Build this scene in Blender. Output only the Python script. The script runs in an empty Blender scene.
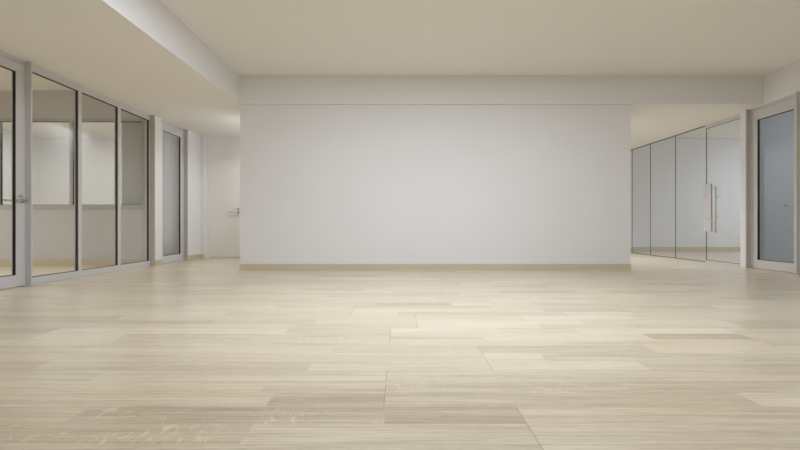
import bpy, bmesh, math, random
from mathutils import Vector

random.seed(7)
scn = bpy.context.scene
COL = scn.collection

# ------------------------------------------------------------------ camera
cd = bpy.data.cameras.new('camera')
cd.sensor_width = 36.0
cd.lens = 18.0
cd.clip_start = 0.02
cam = bpy.data.objects.new('camera', cd)
cam.location = (0, 0, 0.75)
cam.rotation_euler = (math.radians(90), 0, 0)
COL.objects.link(cam)
scn.camera = cam

# ------------------------------------------------------------------ world and light
w = bpy.data.worlds.new('world')
scn.world = w
w.use_nodes = True
w.node_tree.nodes['Background'].inputs['Color'].default_value = (0.65, 0.70, 1.0, 1)
w.node_tree.nodes['Background'].inputs['Strength'].default_value = 0.1

def area(name, loc, size, power, color=(1, 1, 1), rot=(0, 0, 0), spread=180):
    ld = bpy.data.lights.new(name, 'AREA')
    ld.shape = 'RECTANGLE'
    ld.size, ld.size_y = size
    ld.energy = power
    ld.color = color
    ld.spread = math.radians(spread)
    o = bpy.data.objects.new(name, ld)
    o.location = loc
    o.rotation_euler = [math.radians(a) for a in rot]
    COL.objects.link(o)
    return o

# ceiling panels over the open floor
COOL = (0.805, 0.88, 1.0)
area('ceiling_panel', (-0.7, 3.3, 3.22), (1.3, 1.0), 75, COOL)
area('ceiling_panel', (0.7, 3.3, 3.22), (1.3, 1.0), 22, COOL)
area('ceiling_panel', (1.75, 3.3, 3.22), (1.3, 1.0), 73, COOL)
# unseen fill lights added to brighten the passages and the rooms behind the glass
area('corridor_fill', (4.5, 9.2, 2.755), (0.9, 2.6), 46, (0.95, 0.95, 1.0), spread=125)
area('passage_fill', (-2.9, 7.98, 2.755), (0.2, 0.9), 16.5, (0.93, 0.97, 1.0), spread=150)
area('office_fill', (-7.6, 4.2, 3.22), (2.0, 2.0), 76, (0.97, 0.95, 0.98), spread=145)
area('back_office_fill', (-6.7, 7.62, 2.755), (2.0, 0.14), 30, (1.0, 0.98, 0.97))  # added fill, kept hidden behind the window head
area('closet_fill', (-4.715, 8.85, 1.45), (2.5, 0.5), 3.0, (1.0, 0.97, 0.93), (0, 90, 0))  # upright fill added out of view to light the closet wall evenly
area('meeting_room_fill', (10.7, 8.8, 3.22), (2.0, 2.4), 64, (0.88, 0.92, 1.0))
area('side_room_fill', (7.9, 5.2, 3.22), (1.2, 1.2), 26, (1.0, 0.93, 0.92))

vs = scn.view_settings
vs.view_transform = 'Standard'
vs.look = 'None'
vs.gamma = 1.0
vs.use_curve_mapping = False
vs.exposure = 0.0
scn.cycles.max_bounces = 14
scn.cycles.diffuse_bounces = 8
scn.cycles.glossy_bounces = 6
scn.cycles.transparent_max_bounces = 24

# ------------------------------------------------------------------ materials
def new_mat(name):
    m = bpy.data.materials.new(name)
    m.use_nodes = True
    nt = m.node_tree
    return m, nt, nt.nodes, nt.links, nt.nodes['Principled BSDF']

def paint(name, col, rough=0.6, bump=0.02, var=0.012, scale=60.0, spec=0.35, metal=0.0):
    m, nt, N, L, p = new_mat(name)
    tc = N.new('ShaderNodeTexCoord')
    n1 = N.new('ShaderNodeTexNoise'); n1.inputs['Scale'].default_value = 1.3; n1.inputs['Detail'].default_value = 4
    L.new(tc.outputs['Object'], n1.inputs['Vector'])
    r = N.new('ShaderNodeMapRange')
    r.inputs['To Min'].default_value = 1 - var; r.inputs['To Max'].default_value = 1 + var
    L.new(n1.outputs['Fac'], r.inputs['Value'])
    mx = N.new('ShaderNodeVectorMath'); mx.operation = 'SCALE'
    mx.inputs[0].default_value = col
    L.new(r.outputs['Result'], mx.inputs['Scale'])
    L.new(mx.outputs['Vector'], p.inputs['Base Color'])
    p.inputs['Roughness'].default_value = rough
    p.inputs['Specular IOR Level'].default_value = spec
    p.inputs['Metallic'].default_value = metal
    if bump:
        n2 = N.new('ShaderNodeTexNoise'); n2.inputs['Scale'].default_value = scale; n2.inputs['Detail'].default_value = 3
        L.new(tc.outputs['Object'], n2.inputs['Vector'])
        b = N.new('ShaderNodeBump'); b.inputs['Strength'].default_value = bump; b.inputs['Distance'].default_value = 0.01
        L.new(n2.outputs['Fac'], b.inputs['Height'])
        L.new(b.outputs['Normal'], p.inputs['Normal'])
    return m

def glass(name, tint):
    m, nt, N, L, p = new_mat(name)
    N.remove(p)
    out = N['Material Output']
    geo = N.new('ShaderNodeNewGeometry')
    fr = N.new('ShaderNodeFresnel'); fr.inputs['IOR'].default_value = 1.5
    inv = N.new('ShaderNodeMath'); inv.operation = 'SUBTRACT'; inv.inputs[0].default_value = 1.0
    L.new(geo.outputs['Backfacing'], inv.inputs[1])
    mu = N.new('ShaderNodeMath'); mu.operation = 'MULTIPLY'
    L.new(fr.outputs['Fac'], mu.inputs[0]); L.new(inv.outputs[0], mu.inputs[1])
    tr = N.new('ShaderNodeBsdfTransparent'); tr.inputs['Color'].default_value = (*tint, 1)
    gl = N.new('ShaderNodeBsdfGlossy'); gl.inputs['Roughness'].default_value = 0.01
    gl.inputs['Color'].default_value = (0.95, 0.97, 0.98, 1)
    mx = N.new('ShaderNodeMixShader')
    L.new(mu.outputs[0], mx.inputs['Fac']); L.new(tr.outputs[0], mx.inputs[1]); L.new(gl.outputs[0], mx.inputs[2])
    L.new(mx.outputs[0], out.inputs['Surface'])
    return m

def wood_floor(name):
    m, nt, N, L, p = new_mat(name)
    at = N.new('ShaderNodeAttribute'); at.attribute_name = 'strip'      # r = tone, g = pattern seed, b = figure
    sep = N.new('ShaderNodeSeparateColor'); L.new(at.outputs['Color'], sep.inputs['Color'])
    tc = N.new('ShaderNodeTexCoord')
    off = N.new('ShaderNodeCombineXYZ')
    k1 = N.new('ShaderNodeMath'); k1.operation = 'MULTIPLY'; k1.inputs[1].default_value = 91.0
    L.new(sep.outputs['Green'], k1.inputs[0])
    L.new(k1.outputs[0], off.inputs['X']); L.new(k1.outputs[0], off.inputs['Z'])
    vec = N.new('ShaderNodeVectorMath'); vec.operation = 'ADD'
    L.new(tc.outputs['Object'], vec.inputs[0]); L.new(off.outputs[0], vec.inputs[1])

    def noise(sc, detail, rough, dist=0.0):
        mp = N.new('ShaderNodeVectorMath'); mp.operation = 'MULTIPLY'; mp.inputs[1].default_value = sc
        L.new(vec.outputs[0], mp.inputs[0])
        n = N.new('ShaderNodeTexNoise'); n.inputs['Scale'].default_value = 1.0
        n.inputs['Detail'].default_value = detail; n.inputs['Roughness'].default_value = rough
        n.inputs['Distortion'].default_value = dist
        L.new(mp.outputs[0], n.inputs['Vector'])
        return n
    fine = noise((14.0, 300.0, 1.0), 4, 0.65)                 # thin pores along the board
    mid = noise((2.2, 70.0, 1.0), 5, 0.65, 0.3)              # streaks
    big = noise((0.7, 16.0, 1.0), 2, 0.5, 0.6)               # broad bands
    # cathedral figure: distorted bands
    mp = N.new('ShaderNodeVectorMath'); mp.operation = 'MULTIPLY'; mp.inputs[1].default_value = (2.4, 26.0, 1.0)
    L.new(vec.outputs[0], mp.inputs[0])
    wv = N.new('ShaderNodeTexWave'); wv.wave_type = 'BANDS'; wv.bands_direction = 'Y'
    wv.inputs['Scale'].default_value = 0.55; wv.inputs['Distortion'].default_value = 9.0
    wv.inputs['Detail'].default_value = 2.5; wv.inputs['Detail Scale'].default_value = 0.55
    L.new(mp.outputs[0], wv.inputs['Vector'])
    # pale curved ray flecks that cross the grain in some strips
    mp2 = N.new('ShaderNodeVectorMath'); mp2.operation = 'MULTIPLY'; mp2.inputs[1].default_value = (26.0, 6.5, 1.0)
    L.new(vec.outputs[0], mp2.inputs[0])
    fk = N.new('ShaderNodeTexNoise'); fk.inputs['Scale'].default_value = 1.0; fk.inputs['Detail'].default_value = 1.5
    fk.inputs['Distortion'].default_value = 0.5
    L.new(mp2.outputs[0], fk.inputs['Vector'])
    d1_ = N.new('ShaderNodeMath'); d1_.operation = 'SUBTRACT'; d1_.inputs[1].default_value = 0.5
    L.new(fk.outputs['Fac'], d1_.inputs[0])
    d2_ = N.new('ShaderNodeMath'); d2_.operation = 'ABSOLUTE'; L.new(d1_.outputs[0], d2_.inputs[0])
    ln = N.new('ShaderNodeMapRange'); ln.inputs['From Min'].default_value = 0.035; ln.inputs['From Max'].default_value = 0.008
    L.new(d2_.outputs[0], ln.inputs['Value'])
    pn = noise((4.5, 11.0, 1.0), 1, 0.5)
    pr = N.new('ShaderNodeMapRange'); pr.inputs['From Min'].default_value = 0.47; pr.inputs['From Max'].default_value = 0.60
    L.new(pn.outputs['Fac'], pr.inputs['Value'])
    fr = N.new('ShaderNodeMath'); fr.operation = 'MULTIPLY'
    L.new(ln.outputs[0], fr.inputs[0]); L.new(pr.outputs[0], fr.inputs[1])
    fb = N.new('ShaderNodeMapRange'); fb.inputs['From Min'].default_value = 0.55; fb.inputs['From Max'].default_value = 0.9
    L.new(sep.outputs['Blue'], fb.inputs['Value'])
    fl = N.new('ShaderNodeMath'); fl.operation = 'MULTIPLY'
    L.new(fr.outputs[0], fl.inputs[0]); L.new(fb.outputs[0], fl.inputs[1])

    def madd(a, k, c):                                       # c + k * (a - 0.5)
        s = N.new('ShaderNodeMath'); s.operation = 'SUBTRACT'; s.inputs[1].default_value = 0.5
        L.new(a, s.inputs[0])
        t = N.new('ShaderNodeMath'); t.operation = 'MULTIPLY_ADD'
        L.new(s.outputs[0], t.inputs[0]); t.inputs[1].default_value = k; L.new(c, t.inputs[2])
        return t.outputs[0]
    v = sep.outputs['Red']
    v = madd(fine.outputs['Fac'], 0.9, v)
    v = madd(mid.outputs['Fac'], 0.95, v)
    v = madd(big.outputs['Fac'], 0.75, v)
    v = madd(wv.outputs['Fac'], 0.13, v)
    ad = N.new('ShaderNodeMath'); ad.operation = 'MULTIPLY_ADD'; ad.inputs[1].default_value = 0.30
    L.new(fl.outputs[0], ad.inputs[0]); L.new(v, ad.inputs[2])
    cr = N.new('ShaderNodeValToRGB')
    e = cr.color_ramp.elements
    e[0].position = 0.0; e[0].color = FLOOR_DARK
    e[1].position = 1.0; e[1].color = FLOOR_LIGHT
    k = cr.color_ramp.elements.new(0.5); k.color = FLOOR_MID
    L.new(ad.outputs[0], cr.inputs['Fac'])
    hue = N.new('ShaderNodeMix'); hue.data_type = 'RGBA'; hue.blend_type = 'MULTIPLY'   # some strips are warmer oak
    L.new(sep.outputs['Green'], hue.inputs[0])
    L.new(cr.outputs['Color'], hue.inputs[6]); hue.inputs[7].default_value = (1.02, 0.985, 0.94, 1)
    L.new(hue.outputs[2], p.inputs['Base Color'])
    p.inputs['Specular IOR Level'].default_value = 0.8
    p.inputs['Coat Weight'].default_value = 0.8
    p.inputs['Coat Roughness'].default_value = 0.30
    rr = N.new('ShaderNodeMapRange'); rr.inputs['To Min'].default_value = 0.30; rr.inputs['To Max'].default_value = 0.40
    L.new(mid.outputs['Fac'], rr.inputs['Value']); L.new(rr.outputs[0], p.inputs['Roughness'])
    b = N.new('ShaderNodeBump'); b.inputs['Strength'].default_value = 0.10; b.inputs['Distance'].default_value = 0.002
    L.new(fine.outputs['Fac'], b.inputs['Height']); L.new(b.outputs['Normal'], p.inputs['Normal'])
    return m

FLOOR_DARK = (0.38, 0.30, 0.195, 1)
FLOOR_MID = (0.625, 0.535, 0.38, 1)
FLOOR_LIGHT = (0.77, 0.705, 0.55, 1)
M_WALL = paint('white_wall_paint', (0.83, 0.825, 0.83), 0.75)
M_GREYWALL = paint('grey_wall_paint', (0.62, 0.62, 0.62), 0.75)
M_CEIL = paint('ceiling_paint', (0.86, 0.84, 0.80), 0.85)
M_BASE = paint('pale_wood_baseboard', (0.64, 0.57, 0.41), 0.5, 0.0, 0.06)
M_FRAME = paint('grey_frame_coating', (0.68, 0.67, 0.685), 0.42, 0.0, 0.01, spec=0.5)
M_RFRAME = paint('warm_grey_frame_coating', (0.66, 0.645, 0.635), 0.42, 0.0, 0.01, spec=0.5)
M_WFRAME = paint('mid_grey_window_frame', (0.50, 0.50, 0.49), 0.5, 0.0, 0.01)
M_POST = paint('brown_grey_face', (0.54, 0.505, 0.47), 0.5, 0.0, 0.01)  # darker tone for post fronts and reveal strips facing the camera
M_GASKET = paint('black_rubber_gasket', (0.025, 0.022, 0.02), 0.6, 0.0)
M_GASKET2 = paint('dark_grey_rubber_gasket', (0.060, 0.050, 0.042), 0.6, 0.0)
M_JOINT = paint('grey_silicone_joint', (0.16, 0.155, 0.15), 0.6, 0.0)
M_STEEL = paint('brushed_steel', (0.58, 0.555, 0.53), 0.32, 0.0, 0.02, metal=0.9)
M_SATIN = paint('satin_handle_metal', (0.56, 0.56, 0.55), 0.5, 0.0, 0.02, metal=0.0)
M_DOOR = paint('white_door_lacquer', (0.86, 0.845, 0.82), 0.5, 0.0, 0.01)
M_GAP = paint('dark_board_gap', (0.16, 0.12, 0.08), 0.8, 0.0)
M_GLASS = glass('clear_glass', (0.965, 0.972, 0.965))
M_RGLASS = glass('cool_clear_glass', (0.94, 0.965, 0.985))
M_BLUE = glass('blue_tinted_glass', (0.815, 0.885, 0.935))
M_FLOOR = wood_floor('oak_strip_floor')

# ------------------------------------------------------------------ mesh helpers
def box(bm, x0, x1, y0, y1, z0, z1, bevel=0.0, mi=0):
    r = bmesh.ops.create_cube(bm, size=1.0)
    vs_ = r['verts']
    for v in vs_:
        v.co = Vector(((x0 + x1) / 2 + v.co.x * (x1 - x0), (y0 + y1) / 2 + v.co.y * (y1 - y0), (z0 + z1) / 2 + v.co.z * (z1 - z0)))
    fs = {f for v in vs_ for f in v.link_faces}
    for f in fs:
        f.material_index = mi
    if bevel > 0:
        es = list({e for v in vs_ for e in v.link_edges})
        bmesh.ops.bevel(bm, geom=es, offset=bevel, segments=2, affect='EDGES', profile=0.5)

def rod(bm, p0, p1, r, seg=20):
    p0, p1 = Vector(p0), Vector(p1)
    d = p1 - p0
    g = bmesh.ops.create_cone(bm, cap_ends=True, segments=seg, radius1=r, radius2=r, depth=d.length)
    q = Vector((0, 0, 1)).rotation_difference(d.normalized())
    mid = (p0 + p1) / 2
    for v in g['verts']:
        v.co = q @ v.co + mid

def obj(name, bm, mat, parent=None, origin=None, smooth=False):
    me = bpy.data.meshes.new(name)
    bmesh.ops.recalc_face_normals(bm, faces=bm.faces)
    off = Vector(origin) if origin is not None else Vector((0, 0, 0))
    # an object's origin stands at its thing's base
    p = parent
    base = Vector((0, 0, 0))
    while p is not None:
        base += p.location
        p = p.parent
    for v in bm.verts:
        v.co -= base + off
    bm.to_mesh(me)
    bm.free()
    for mt in (mat if isinstance(mat, (list, tuple)) else [mat]):
        me.materials.append(mt)
    if smooth:
        for f in me.polygons:
            f.use_smooth = len(f.vertices) == 4
    o = bpy.data.objects.new(name, me)
    o.location = off
    if parent is not None:
        o.parent = parent
    COL.objects.link(o)
    return o

def tag(o, label, cat, kind=None, group=None):
    o['label'] = label
    o['category'] = cat
    if kind: o['kind'] = kind
    if group: o['group'] = group
    return o

def empty(name, loc, label, cat, kind=None, group=None):
    o = bpy.data.objects.new(name, None)
    o.location = loc
    o.empty_display_size = 0.1
    COL.objects.link(o)
    return tag(o, label, cat, kind, group)

def boxes(name, lst, mat, parent=None, bevel=0.0):
    bm = bmesh.new()
    for b in lst:
        box(bm, *b, bevel=bevel)
    return obj(name, bm, mat, parent)

def setting(name, lst, mat, label, cat, bevel=0.0):
    bm = bmesh.new()
    for b in lst:
        box(bm, *b, bevel=bevel)
    x, y, z = lst[0][0], lst[0][2], lst[0][4]
    o = obj(name, bm, mat, None, (x, y, z))
    return tag(o, label, cat, 'structure')

H, HM = 2.767, 3.24                                          # soffit height, main ceiling height

# ------------------------------------------------------------------ floor: three-strip oak boards
def floor_mesh():
    bm = bmesh.new()
    lay = bm.loops.layers.float_color.new('strip')
    SW, BW, Y0 = 0.139, 0.417, 1.648
    X0, X1, YA, YB = -10.1, 12.1, -5.1, 11.6
    LEN = 2.4
    known = {  # (board row, strip): joints, tones between them, left to right
        (-1, 2): ([-1.277, -0.06, 0.478], [0.62, 0.34, 0.20, 0.50], [0.2, 1.0, 0.1, 0.5]),
        (-1, 1): ([-0.55, 0.478, 2.0], [0.42, 0.56, 0.48, 0.55], [0.95, 0.1, 0.4, 0.2]),
        (-1, 0): ([-0.9, 0.478, 1.4], [0.45, 0.40, 0.42, 0.5], [0.2, 0.4, 0.5, 0.5]),
        (0, 0): ([-0.557, -0.067, 1.502], [0.48, 0.22, 0.26, 0.78], [0.3, 0.1, 0.2, 0.6]),
        (0, 1): ([-0.627, -0.067, 1.045, 2.2], [0.55, 0.36, 0.32, 0.36, 0.5], [0.2, 0.3, 0.75, 0.1, 0.1]),
        (0, 2): ([-1.5, -0.067, 1.585], [0.45, 0.60, 0.52, 0.58], [0.2, 0.2, 0.7, 0.3]),
        (1, 0): ([-0.477, 0.478, 1.3], [0.42, 0.64, 0.70, 0.42], [0.1, 0.1, 0.2, 0.1]),
        (1, 1): ([-1.2, 0.478, 0.81, 1.9], [0.55, 0.55, 0.74, 0.44, 0.42], [0.7, 0.2, 0.1, 0.2, 0.5]),
        (1, 2): ([-1.9, -0.4, 0.478, 1.51], [0.5, 0.62, 0.52, 0.34, 0.68], [0.2, 0.1, 0.7, 0.1, 0.2]),
    }
    r0 = math.floor((YA - Y0) / BW)
    r1 = math.ceil((YB - Y0) / BW)
    for row in range(r0, r1):
        shift = 0.478 if row % 2 else -0.067
        if not -2 <= row <= 2:
            shift += random.choice((0, 0.4, -0.35, 0.8, -0.8))
        bj = [shift + LEN * n for n in range(-6, 8)]
        bj = [x for x in bj if X0 < x < X1]
        for s in range(3):
            ya, yb = Y0 + row * BW + s * SW, Y0 + row * BW + (s + 1) * SW
            if s == 0: ya += 0.0003
            if s == 2: yb -= 0.0003
            ends = set(bj)
            cuts = list(bj)
            tones = None
            if (row, s) in known:
                kj, tones, figs = known[(row, s)]
                cuts = sorted(kj + [x for x in bj if x < kj[0] - 0.5 or x > kj[-1] + 0.5])
            else:
                edges = [X0] + bj + [X1]
                for a, b in zip(edges[:-1], edges[1:]):
                    x = a + random.uniform(0.35, 1.3)
                    while x < b - 0.3:
                        cuts.append(x)
                        x += random.uniform(0.55, 1.5)
                cuts.sort()
            edges = [X0] + cuts + [X1]
            for a, b in zip(edges[:-1], edges[1:]):
                tone = min(0.82, max(0.30, random.gauss(0.61, 0.13)))
                fig = random.random()
                if tones:
                    mid = (a + b) / 2
                    i = sum(1 for q in kj if q < mid)
                    if kj[0] - 2.4 < mid < kj[-1] + 2.4:
                        tone, fig = 0.52 + 0.8 * (tones[i] - 0.52) - (0.15 if row < 0 else 0.04 if row < 1 else 0.0), figs[i]
                ga = 0.0006 if any(abs(a - e) < 1e-6 for e in ends) else 0
                gb = 0.0006 if any(abs(b - e) < 1e-6 for e in ends) else 0
                vv = [bm.verts.new(c) for c in ((a + ga, ya, 0), (b - gb, ya, 0), (b - gb, yb, 0), (a + ga, yb, 0))]
                f = bm.faces.new(vv)
                c = (tone, random.random(), fig, 1.0)
                for lp in f.loops:
                    lp[lay] = c
    vv = [bm.verts.new(c) for c in ((X0, YA - 0.2, -0.006), (X1, YA - 0.2, -0.006), (X1, YB + 0.2, -0.006), (X0, YB + 0.2, -0.006))]
    f = bm.faces.new(vv)
    f.material_index = 1
    box(bm, X0, X1, YA - 0.2, YB + 0.2, -0.15, -0.02, mi=1)
    return bm
fo = obj('floor', floor_mesh(), [M_FLOOR, M_GAP])
tag(fo, 'pale oak floor of long three-strip boards', 'floor', 'structure')

# ------------------------------------------------------------------ ceilings and the beam
setting('ceiling', [(-10.1, 12.1, -5.3, 11.7, HM, HM + 0.15)], M_CEIL, 'cream painted main ceiling above the open floor', 'ceiling')
setting('ceiling_left', [(-4.70, -2.683, -5.1, 9.35, H, HM)], M_CEIL, 'lowered cream soffit ceiling beside the dark-framed glass partition', 'ceiling')
setting('trim_1', [(-2.683, -2.673, -5.1, 6.655, H, HM)], M_WALL, 'white upright side of the lowered soffit', 'soffit side')
setting('trim_2', [(-2.673, 6.05, 6.655, 6.90, H, HM)], M_WALL, 'wide white beam running above the blank middle wall', 'beam')
setting('ceiling_right', [(-2.683, 6.25, 6.90, 11.5, H, HM)], M_CEIL, 'low cream ceiling over the passage by the frameless glass', 'ceiling')
setting('ceiling_back', [(-8.40, -4.70, 7.45, 9.35, H, HM)], M_CEIL, 'low cream ceiling of the far room behind the interior window', 'ceiling')

# ------------------------------------------------------------------ walls
setting('wall_center', [(-2.683, 3.867, 6.705, 9.27, 0, H)], M_WALL, 'large blank white middle wall facing the room', 'wall')
setting('wall_rear', [(-10.1, 12.1, -5.3, -5.1, 0, HM)], M_WALL, 'white wall at the other end of the room, facing the middle wall', 'wall')
setting('wall_left', [(-4.72, -4.55, -5.1, 3.88, 0, H)], M_WALL, 'white wall on the near side of the glass door with the grey frame', 'wall')
setting('wall_left.001', [(-4.70, -4.517, 7.375, 7.59, 0, H)], M_WALL, 'narrow white wall between the glass partition and the narrow glass door', 'wall')
setting('wall_left.002', [(-4.70, -4.49, 8.462, 9.27, 0, H)], M_WALL, 'short white wall between the narrow glass door and the white door', 'wall')
setting('trim_3', [(-4.49, -4.395, 8.985, 9.27, 0, H)], M_WALL, 'slim white pier beside the plain white door', 'pier')
setting('wall_back', [(-8.5, -2.683, 9.27, 9.42, 0, H)], M_WALL, 'white end wall behind the plain white door', 'wall')
setting('wall_right', [(6.05, 6.20, -5.1, 6.05, 0, HM), (6.05, 6.20, 6.05, 6.90, H, HM)], M_WALL, 'white wall over and beside the blue glass door', 'wall')
# office behind the partition
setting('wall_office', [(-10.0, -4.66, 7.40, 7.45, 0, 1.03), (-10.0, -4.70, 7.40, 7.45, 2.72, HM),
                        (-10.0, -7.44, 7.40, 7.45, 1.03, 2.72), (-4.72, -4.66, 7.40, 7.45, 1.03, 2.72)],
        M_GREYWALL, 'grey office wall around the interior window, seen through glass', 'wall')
setting('wall_office_side', [(-10.1, -10.0, -5.1, 7.52, 0, HM)], M_WALL, 'white outer wall of the office behind the glass', 'wall')
setting('wall_far_room', [(-8.50, -8.34, 7.45, 9.27, 0, H)], M_WALL, 'white side wall of the far room behind the interior window', 'wall')
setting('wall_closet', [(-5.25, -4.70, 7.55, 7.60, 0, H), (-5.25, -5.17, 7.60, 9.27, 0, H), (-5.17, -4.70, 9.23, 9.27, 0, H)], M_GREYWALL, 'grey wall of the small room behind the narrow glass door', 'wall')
# rooms behind the other side
setting('wall_meeting_room', [(3.0, 12.1, 11.45, 11.6, 0, HM)], M_WALL, 'pale grey end wall of the meeting room behind frameless glass', 'wall')
setting('wall_meeting_room_side', [(12.0, 12.1, -5.1, 11.45, 0, HM)], M_WALL, 'white outer wall of the meeting room', 'wall')
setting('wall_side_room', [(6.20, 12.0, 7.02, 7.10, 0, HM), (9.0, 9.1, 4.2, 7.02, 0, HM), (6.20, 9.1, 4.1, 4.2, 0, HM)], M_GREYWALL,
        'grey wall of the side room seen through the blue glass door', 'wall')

# ------------------------------------------------------------------ baseboards
setting('baseboard_center', [(-2.683, 3.867, 6.690, 6.705, 0, 0.098)], M_BASE, 'pale wood baseboard along the blank middle wall', 'baseboard')
setting('baseboard_left', [(-4.517, -4.507, 7.375, 7.59, 0, 0.10)], M_BASE, 'pale wood baseboard between partition and narrow glass door', 'baseboard')
setting('baseboard_left.001', [(-4.49, -4.48, 8.464, 8.985, 0, 0.10), (-4.48, -4.395, 8.973, 8.985, 0, 0.10)], M_BASE, 'pale wood baseboard between narrow glass door and white door', 'baseboard')
setting('baseboard_office', [(-10.0, -4.66, 7.387, 7.40, 0, 0.12)], M_BASE, 'pale wood baseboard under the interior window of the office', 'baseboard')
setting('baseboard_meeting_room', [(6.3, 12.0, 11.437, 11.45, 0, 0.125)], M_BASE, 'pale wood baseboard of the meeting room end wall', 'baseboard')
setting('baseboard_side_room', [(6.25, 9.0, 7.007, 7.02, 0, 0.12)], M_BASE, 'pale wood baseboard behind the blue glass door', 'baseboard')
setting('baseboard_closet', [(-5.17, -5.16, 7.60, 9.23, 0, 0.12), (-5.16, -4.70, 9.22, 9.23, 0, 0.12)], M_BASE, 'pale wood baseboard behind the narrow glass door', 'baseboard')

# ------------------------------------------------------------------ posts
setting('trim_4', [(-4.70, -4.548, 4.934, 4.950, 0, H)], M_FRAME, 'slim grey post between the glass door and the glass partition', 'post', 0.002)
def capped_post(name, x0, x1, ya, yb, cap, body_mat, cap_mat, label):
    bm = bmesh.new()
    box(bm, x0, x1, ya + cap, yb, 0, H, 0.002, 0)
    box(bm, x0, x1, ya, ya + cap, 0, H, 0.002, 1)  # thin front slab in its own tone
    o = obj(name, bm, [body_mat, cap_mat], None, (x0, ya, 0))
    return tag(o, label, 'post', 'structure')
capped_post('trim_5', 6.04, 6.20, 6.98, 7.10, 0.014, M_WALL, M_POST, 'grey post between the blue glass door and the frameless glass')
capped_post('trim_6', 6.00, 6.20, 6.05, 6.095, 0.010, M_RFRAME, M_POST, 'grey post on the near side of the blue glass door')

# ------------------------------------------------------------------ a framed panel along Y in a plane X = const
def ring(bm, x0, x1, ya, yb, za, zb, t, bevel=0.0):
    """a rectangular ring of bar width t inside ya..yb, za..zb"""
    box(bm, x0, x1, ya, ya + t, za, zb, bevel)
    box(bm, x0, x1, yb - t, yb, za, zb, bevel)
    box(bm, x0, x1, ya + t, yb - t, za, za + t, bevel)
    box(bm, x0, x1, ya + t, yb - t, zb - t, zb, bevel)

def lever(parent, x, y, z, sx, way=-1):
    """lever handle on a door in a plane of constant X: sx = direction out of the door, way = where the lever points along Y"""
    bm = bmesh.new()
    rod(bm, (x, y, z), (x + sx * 0.010, y, z), 0.026, 28)
    rod(bm, (x + sx * 0.008, y, z), (x + sx * 0.052, y, z), 0.0105)
    rod(bm, (x + sx * 0.048, y - way * 0.011, z), (x + sx * 0.048, y + way * 0.125, z), 0.0105)
    h = obj('door_handle', bm, M_STEEL, parent, smooth=True)
    bm = bmesh.new()
    rod(bm, (x, y - 0.03, z + 0.055), (x + sx * 0.016, y - 0.03, z + 0.055), 0.017, 28)
    obj('lock_rose', bm, M_STEEL, parent, smooth=True)
    return h

# ------------------------------------------------------------------ glass door with grey frame (nearest on that wall)
XF = -4.62
d1 = empty('door_1', (XF, 3.93, 0), 'tall glass door with wide grey frame and steel lever, cut by the picture edge', 'door', 'structure')
boxes('door_frame', [(XF - 0.07, XF, 4.9185, 4.932, 0, H), (XF - 0.07, XF, 3.88, 3.93, 0, H), (XF - 0.07, XF, 3.93, 4.9185, 2.715, H)], M_FRAME, d1)
leaf = boxes('door_leaf', [(XF - 0.052, XF - 0.001, 4.812, 4.918, 0.008, 2.711), (XF - 0.052, XF - 0.001, 3.934, 4.03, 0.008, 2.711),
                           (XF - 0.052, XF - 0.001, 4.03, 4.812, 0.008, 0.146), (XF - 0.052, XF - 0.001, 4.03, 4.812, 2.60, 2.711)], M_FRAME, d1)
bm = bmesh.new(); ring(bm, XF - 0.034, XF - 0.004, 4.03, 4.812, 0.146, 2.60, 0.007)
obj('gasket', bm, M_GASKET, leaf)
boxes('glass_pane', [(XF - 0.031, XF - 0.023, 4.037, 4.805, 0.153, 2.593)], M_GLASS, leaf)
lever(d1, XF - 0.001, 4.895, 1.048, 1)
lever(d1, XF - 0.052, 4.895, 1.048, -1)

# ------------------------------------------------------------------ framed glass partition
XP = -4.60
gp = empty('glass_partition', (XP, 4.97, 0), 'grey framed glass partition of three tall panes beside the glass door', 'glass partition', 'thing')
boxes('bottom_rail', [(XP - 0.06, XP, 4.952, 7.375, 0, 0.094)], M_FRAME, gp, 0.003)
boxes('top_rail', [(XP - 0.06, XP, 4.952, 7.375, 2.672, H)], M_FRAME, gp, 0.003)
for ya, yb in ((4.952, 5.0), (5.722, 5.782), (6.525, 6.592), (7.335, 7.375)):
    boxes('mullion', [(XP - 0.06, XP, ya, yb, 0.094, 2.672)], M_FRAME, gp)
for ya, yb in ((5.0, 5.722), (5.782, 6.525), (6.592, 7.335)):
    bm = bmesh.new(); ring(bm, XP - 0.038, XP - 0.006, ya, yb, 0.094, 2.672, 0.007)
    g = obj('gasket', bm, M_GASKET2, gp)
    boxes('glass_pane', [(XP - 0.040, XP - 0.032, ya + 0.007, yb - 0.007, 0.101, 2.665)], M_GLASS, gp)

boxes('edge_strip', [(XP, -4.515, 7.361, 7.375, 0, H)], M_POST, gp, 0.002)['label'] = 'darker grey edge strip'  # thin darker strip over the wall end facing the camera

# ------------------------------------------------------------------ narrow glass door further on
XD = -4.57
d2 = empty('door_2', (XD, 7.59, 0), 'narrow grey framed glass door beyond the glass partition', 'door', 'structure')
boxes('door_frame', [(XD - 0.07, XD, 8.42, 8.462, 0, H), (XD - 0.07, XD, 7.59, 7.63, 0, H), (XD - 0.07, XD, 7.63, 8.42, 2.735, H)], M_FRAME, d2)
leaf = boxes('door_leaf', [(XD - 0.032, XD - 0.004, 8.335, 8.417, 0.008, 2.731), (XD - 0.032, XD - 0.004, 7.634, 7.725, 0.008, 2.731),
                           (XD - 0.032, XD - 0.004, 7.725, 8.335, 0.008, 0.150), (XD - 0.032, XD - 0.004, 7.725, 8.335, 2.58, 2.731)], M_FRAME, d2)
bm = bmesh.new(); ring(bm, XD - 0.030, XD - 0.006, 7.725, 8.335, 0.150, 2.58, 0.007)
obj('gasket', bm, M_GASKET, leaf)
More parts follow.
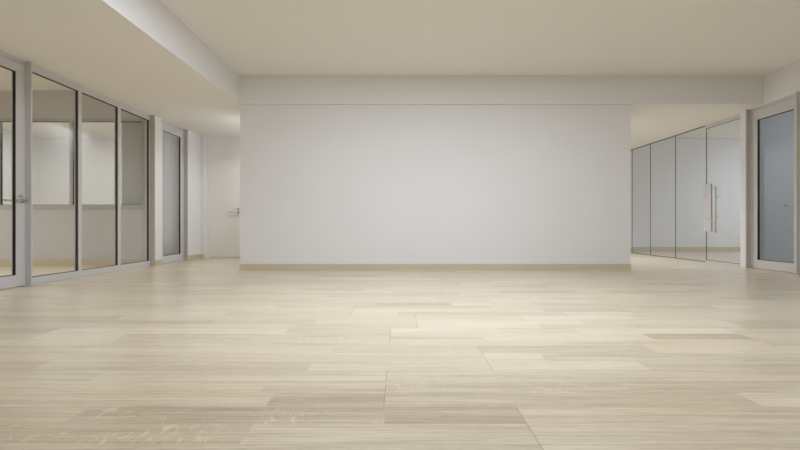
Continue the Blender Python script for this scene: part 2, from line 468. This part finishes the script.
boxes('glass_pane', [(XD - 0.028, XD - 0.020, 7.732, 8.328, 0.157, 2.573)], M_GLASS, leaf)

boxes('jamb_strip', [(XD, -4.488, 8.450, 8.462, 0, H)], M_POST, d2, 0.002)['label'] = 'darker grey edge strip'  # thin darker strip over the far reveal facing the camera

# ------------------------------------------------------------------ plain white door in the end wall
d3 = empty('door_3', (-4.395, 9.12, 0), 'plain white full-height door with steel lever in the passage', 'door', 'structure')
boxes('door_frame', [(-4.395, -4.345, 9.105, 9.27, 0, H), (-3.545, -3.50, 9.105, 9.27, 0, H), (-4.345, -3.545, 9.105, 9.27, 2.71, H)], M_DOOR, d3, 0.003)
boxes('door_leaf', [(-4.343, -3.547, 9.118, 9.265, 0.006, 2.708)], M_DOOR, d3, 0.002)
bm = bmesh.new()
hx, hz, hy = -3.685, 1.035, 9.118
rod(bm, (hx, hy, hz), (hx, hy - 0.010, hz), 0.026, 28)
rod(bm, (hx, hy - 0.008, hz), (hx, hy - 0.052, hz), 0.0105)
rod(bm, (hx + 0.011, hy - 0.048, hz), (hx - 0.20, hy - 0.048, hz), 0.0105)
obj('door_handle', bm, M_STEEL, d3, smooth=True)
bm = bmesh.new(); rod(bm, (hx, hy, hz + 0.085), (hx, hy - 0.011, hz + 0.085), 0.023, 28)
obj('lock_rose', bm, M_STEEL, d3, smooth=True)

# ------------------------------------------------------------------ interior window of the office
wn = empty('window_1', (-7.44, 7.40, 1.03), 'two-bay grey interior window seen through the glass partition', 'window', 'structure')
boxes('window_frame', [(-7.44, -4.72, 7.392, 7.442, 1.03, 1.12), (-7.44, -4.72, 7.392, 7.442, 2.665, 2.72),
                       (-7.44, -7.392, 7.392, 7.442, 1.12, 2.665), (-6.105, -6.05, 7.392, 7.442, 1.12, 2.665), (-4.775, -4.72, 7.392, 7.442, 1.12, 2.665)], M_WFRAME, wn)
for xa, xb in ((-7.392, -6.105), (-6.05, -4.775)):
    bm = bmesh.new()
    t, y0, y1 = 0.006, 7.398, 7.436
    box(bm, xa, xa + t, y0, y1, 1.12, 2.665); box(bm, xb - t, xb, y0, y1, 1.12, 2.665)
    box(bm, xa + t, xb - t, y0, y1, 1.12, 1.12 + t); box(bm, xa + t, xb - t, y0, y1, 2.665 - t, 2.665)
    obj('gasket', bm, M_GASKET, wn)
    boxes('glass_pane', [(xa + t, xb - t, 7.428, 7.434, 1.126, 2.659)], M_GLASS, wn)

# ------------------------------------------------------------------ frameless glass partition and its glass door
XG = 6.20
fg = empty('glass_partition', (XG, 8.10, 0), 'frameless glass partition of flush panes between passage and meeting room', 'glass partition', 'thing')
joints = [8.10, 9.0, 9.9, 10.68, 11.45]
for a, b in zip(joints[:-1], joints[1:]):
    boxes('glass_pane', [(XG - 0.006, XG + 0.006, a + 0.006, b - 0.006, 0.014, H - 0.004)], M_RGLASS, fg)
for a in joints[1:-1]:
    boxes('joint', [(XG - 0.006, XG + 0.006, a - 0.006, a + 0.006, 0.014, H - 0.004)], M_JOINT, fg)
boxes('floor_channel', [(XG - 0.012, XG + 0.012, 8.10, 11.45, 0, 0.014)], M_JOINT, fg)
boxes('ceiling_channel', [(XG - 0.010, XG + 0.010, 8.10, 11.45, H - 0.016, H)], M_JOINT, fg)
d4 = empty('door_4', (XG, 7.10, 0), 'frameless glass door with long vertical pull handle beside the grey post', 'door', 'structure')
boxes('glass_pane', [(XG - 0.006, XG + 0.006, 7.108, 8.086, 0.045, 2.690)], M_RGLASS, d4)
boxes('top_rail', [(XG - 0.022, XG + 0.022, 7.10, 8.094, 2.698, H)], M_RFRAME, d4)
boxes('gasket', [(XG - 0.007, XG + 0.007, 7.10, 8.094, 2.690, 2.698), (XG - 0.007, XG + 0.007, 8.086, 8.094, 0.045, 2.690), (XG - 0.014, XG + 0.014, 7.104, 8.094, 0.036, 0.045)], M_JOINT, d4)
boxes('bottom_rail', [(XG - 0.016, XG + 0.016, 7.104, 8.094, 0.006, 0.036)], M_RFRAME, d4)
for nm, par, ya, yb in (('lock_plate', d4, 7.955, 8.0985), ('strike_plate', fg, 8.1005, 8.165)):
    bm = bmesh.new()
    for za, zb in ((1.30, 1.57), (0.885, 1.292), (0.62, 0.877)):
        box(bm, XG - 0.013, XG - 0.006, ya, yb, za, zb, 0.0015)
        box(bm, XG + 0.006, XG + 0.013, ya, yb, za, zb, 0.0015)
    obj(nm, bm, M_SATIN, par)
bm = bmesh.new()
rod(bm, (XG - 0.055, 7.79, 0.60), (XG - 0.055, 7.79, 1.50), 0.015)
for z in (0.90, 1.30):
    rod(bm, (XG - 0.006, 7.79, z), (XG - 0.055, 7.79, z), 0.009)
obj('door_handle', bm, M_SATIN, d4, smooth=True)

# ------------------------------------------------------------------ blue glass door
XR = 6.12
d5 = empty('door_5', (XR, 6.095, 0), 'warm grey framed door with one tall blue-tinted pane', 'door', 'structure')
boxes('door_frame', [(XR, XR + 0.07, 6.95, 6.98, 0, H), (XR, XR + 0.07, 6.095, 6.125, 0, H), (XR, XR + 0.07, 6.125, 6.95, 2.735, H)], M_RFRAME, d5)
leaf = boxes('door_leaf', [(XR + 0.004, XR + 0.052, 6.855, 6.947, 0.008, 2.731), (XR + 0.004, XR + 0.052, 6.128, 6.20, 0.008, 2.731),
                           (XR + 0.004, XR + 0.052, 6.20, 6.855, 0.008, 0.155), (XR + 0.004, XR + 0.052, 6.20, 6.855, 2.555, 2.731)], M_RFRAME, d5)
bm = bmesh.new(); ring(bm, XR + 0.006, XR + 0.040, 6.20, 6.855, 0.155, 2.555, 0.007)
obj('gasket', bm, M_GASKET, leaf)
boxes('glass_pane', [(XR + 0.034, XR + 0.042, 6.207, 6.848, 0.162, 2.548)], M_BLUE, leaf)
lever(d5, XR + 0.004, 6.19, 1.06, -1, 1)
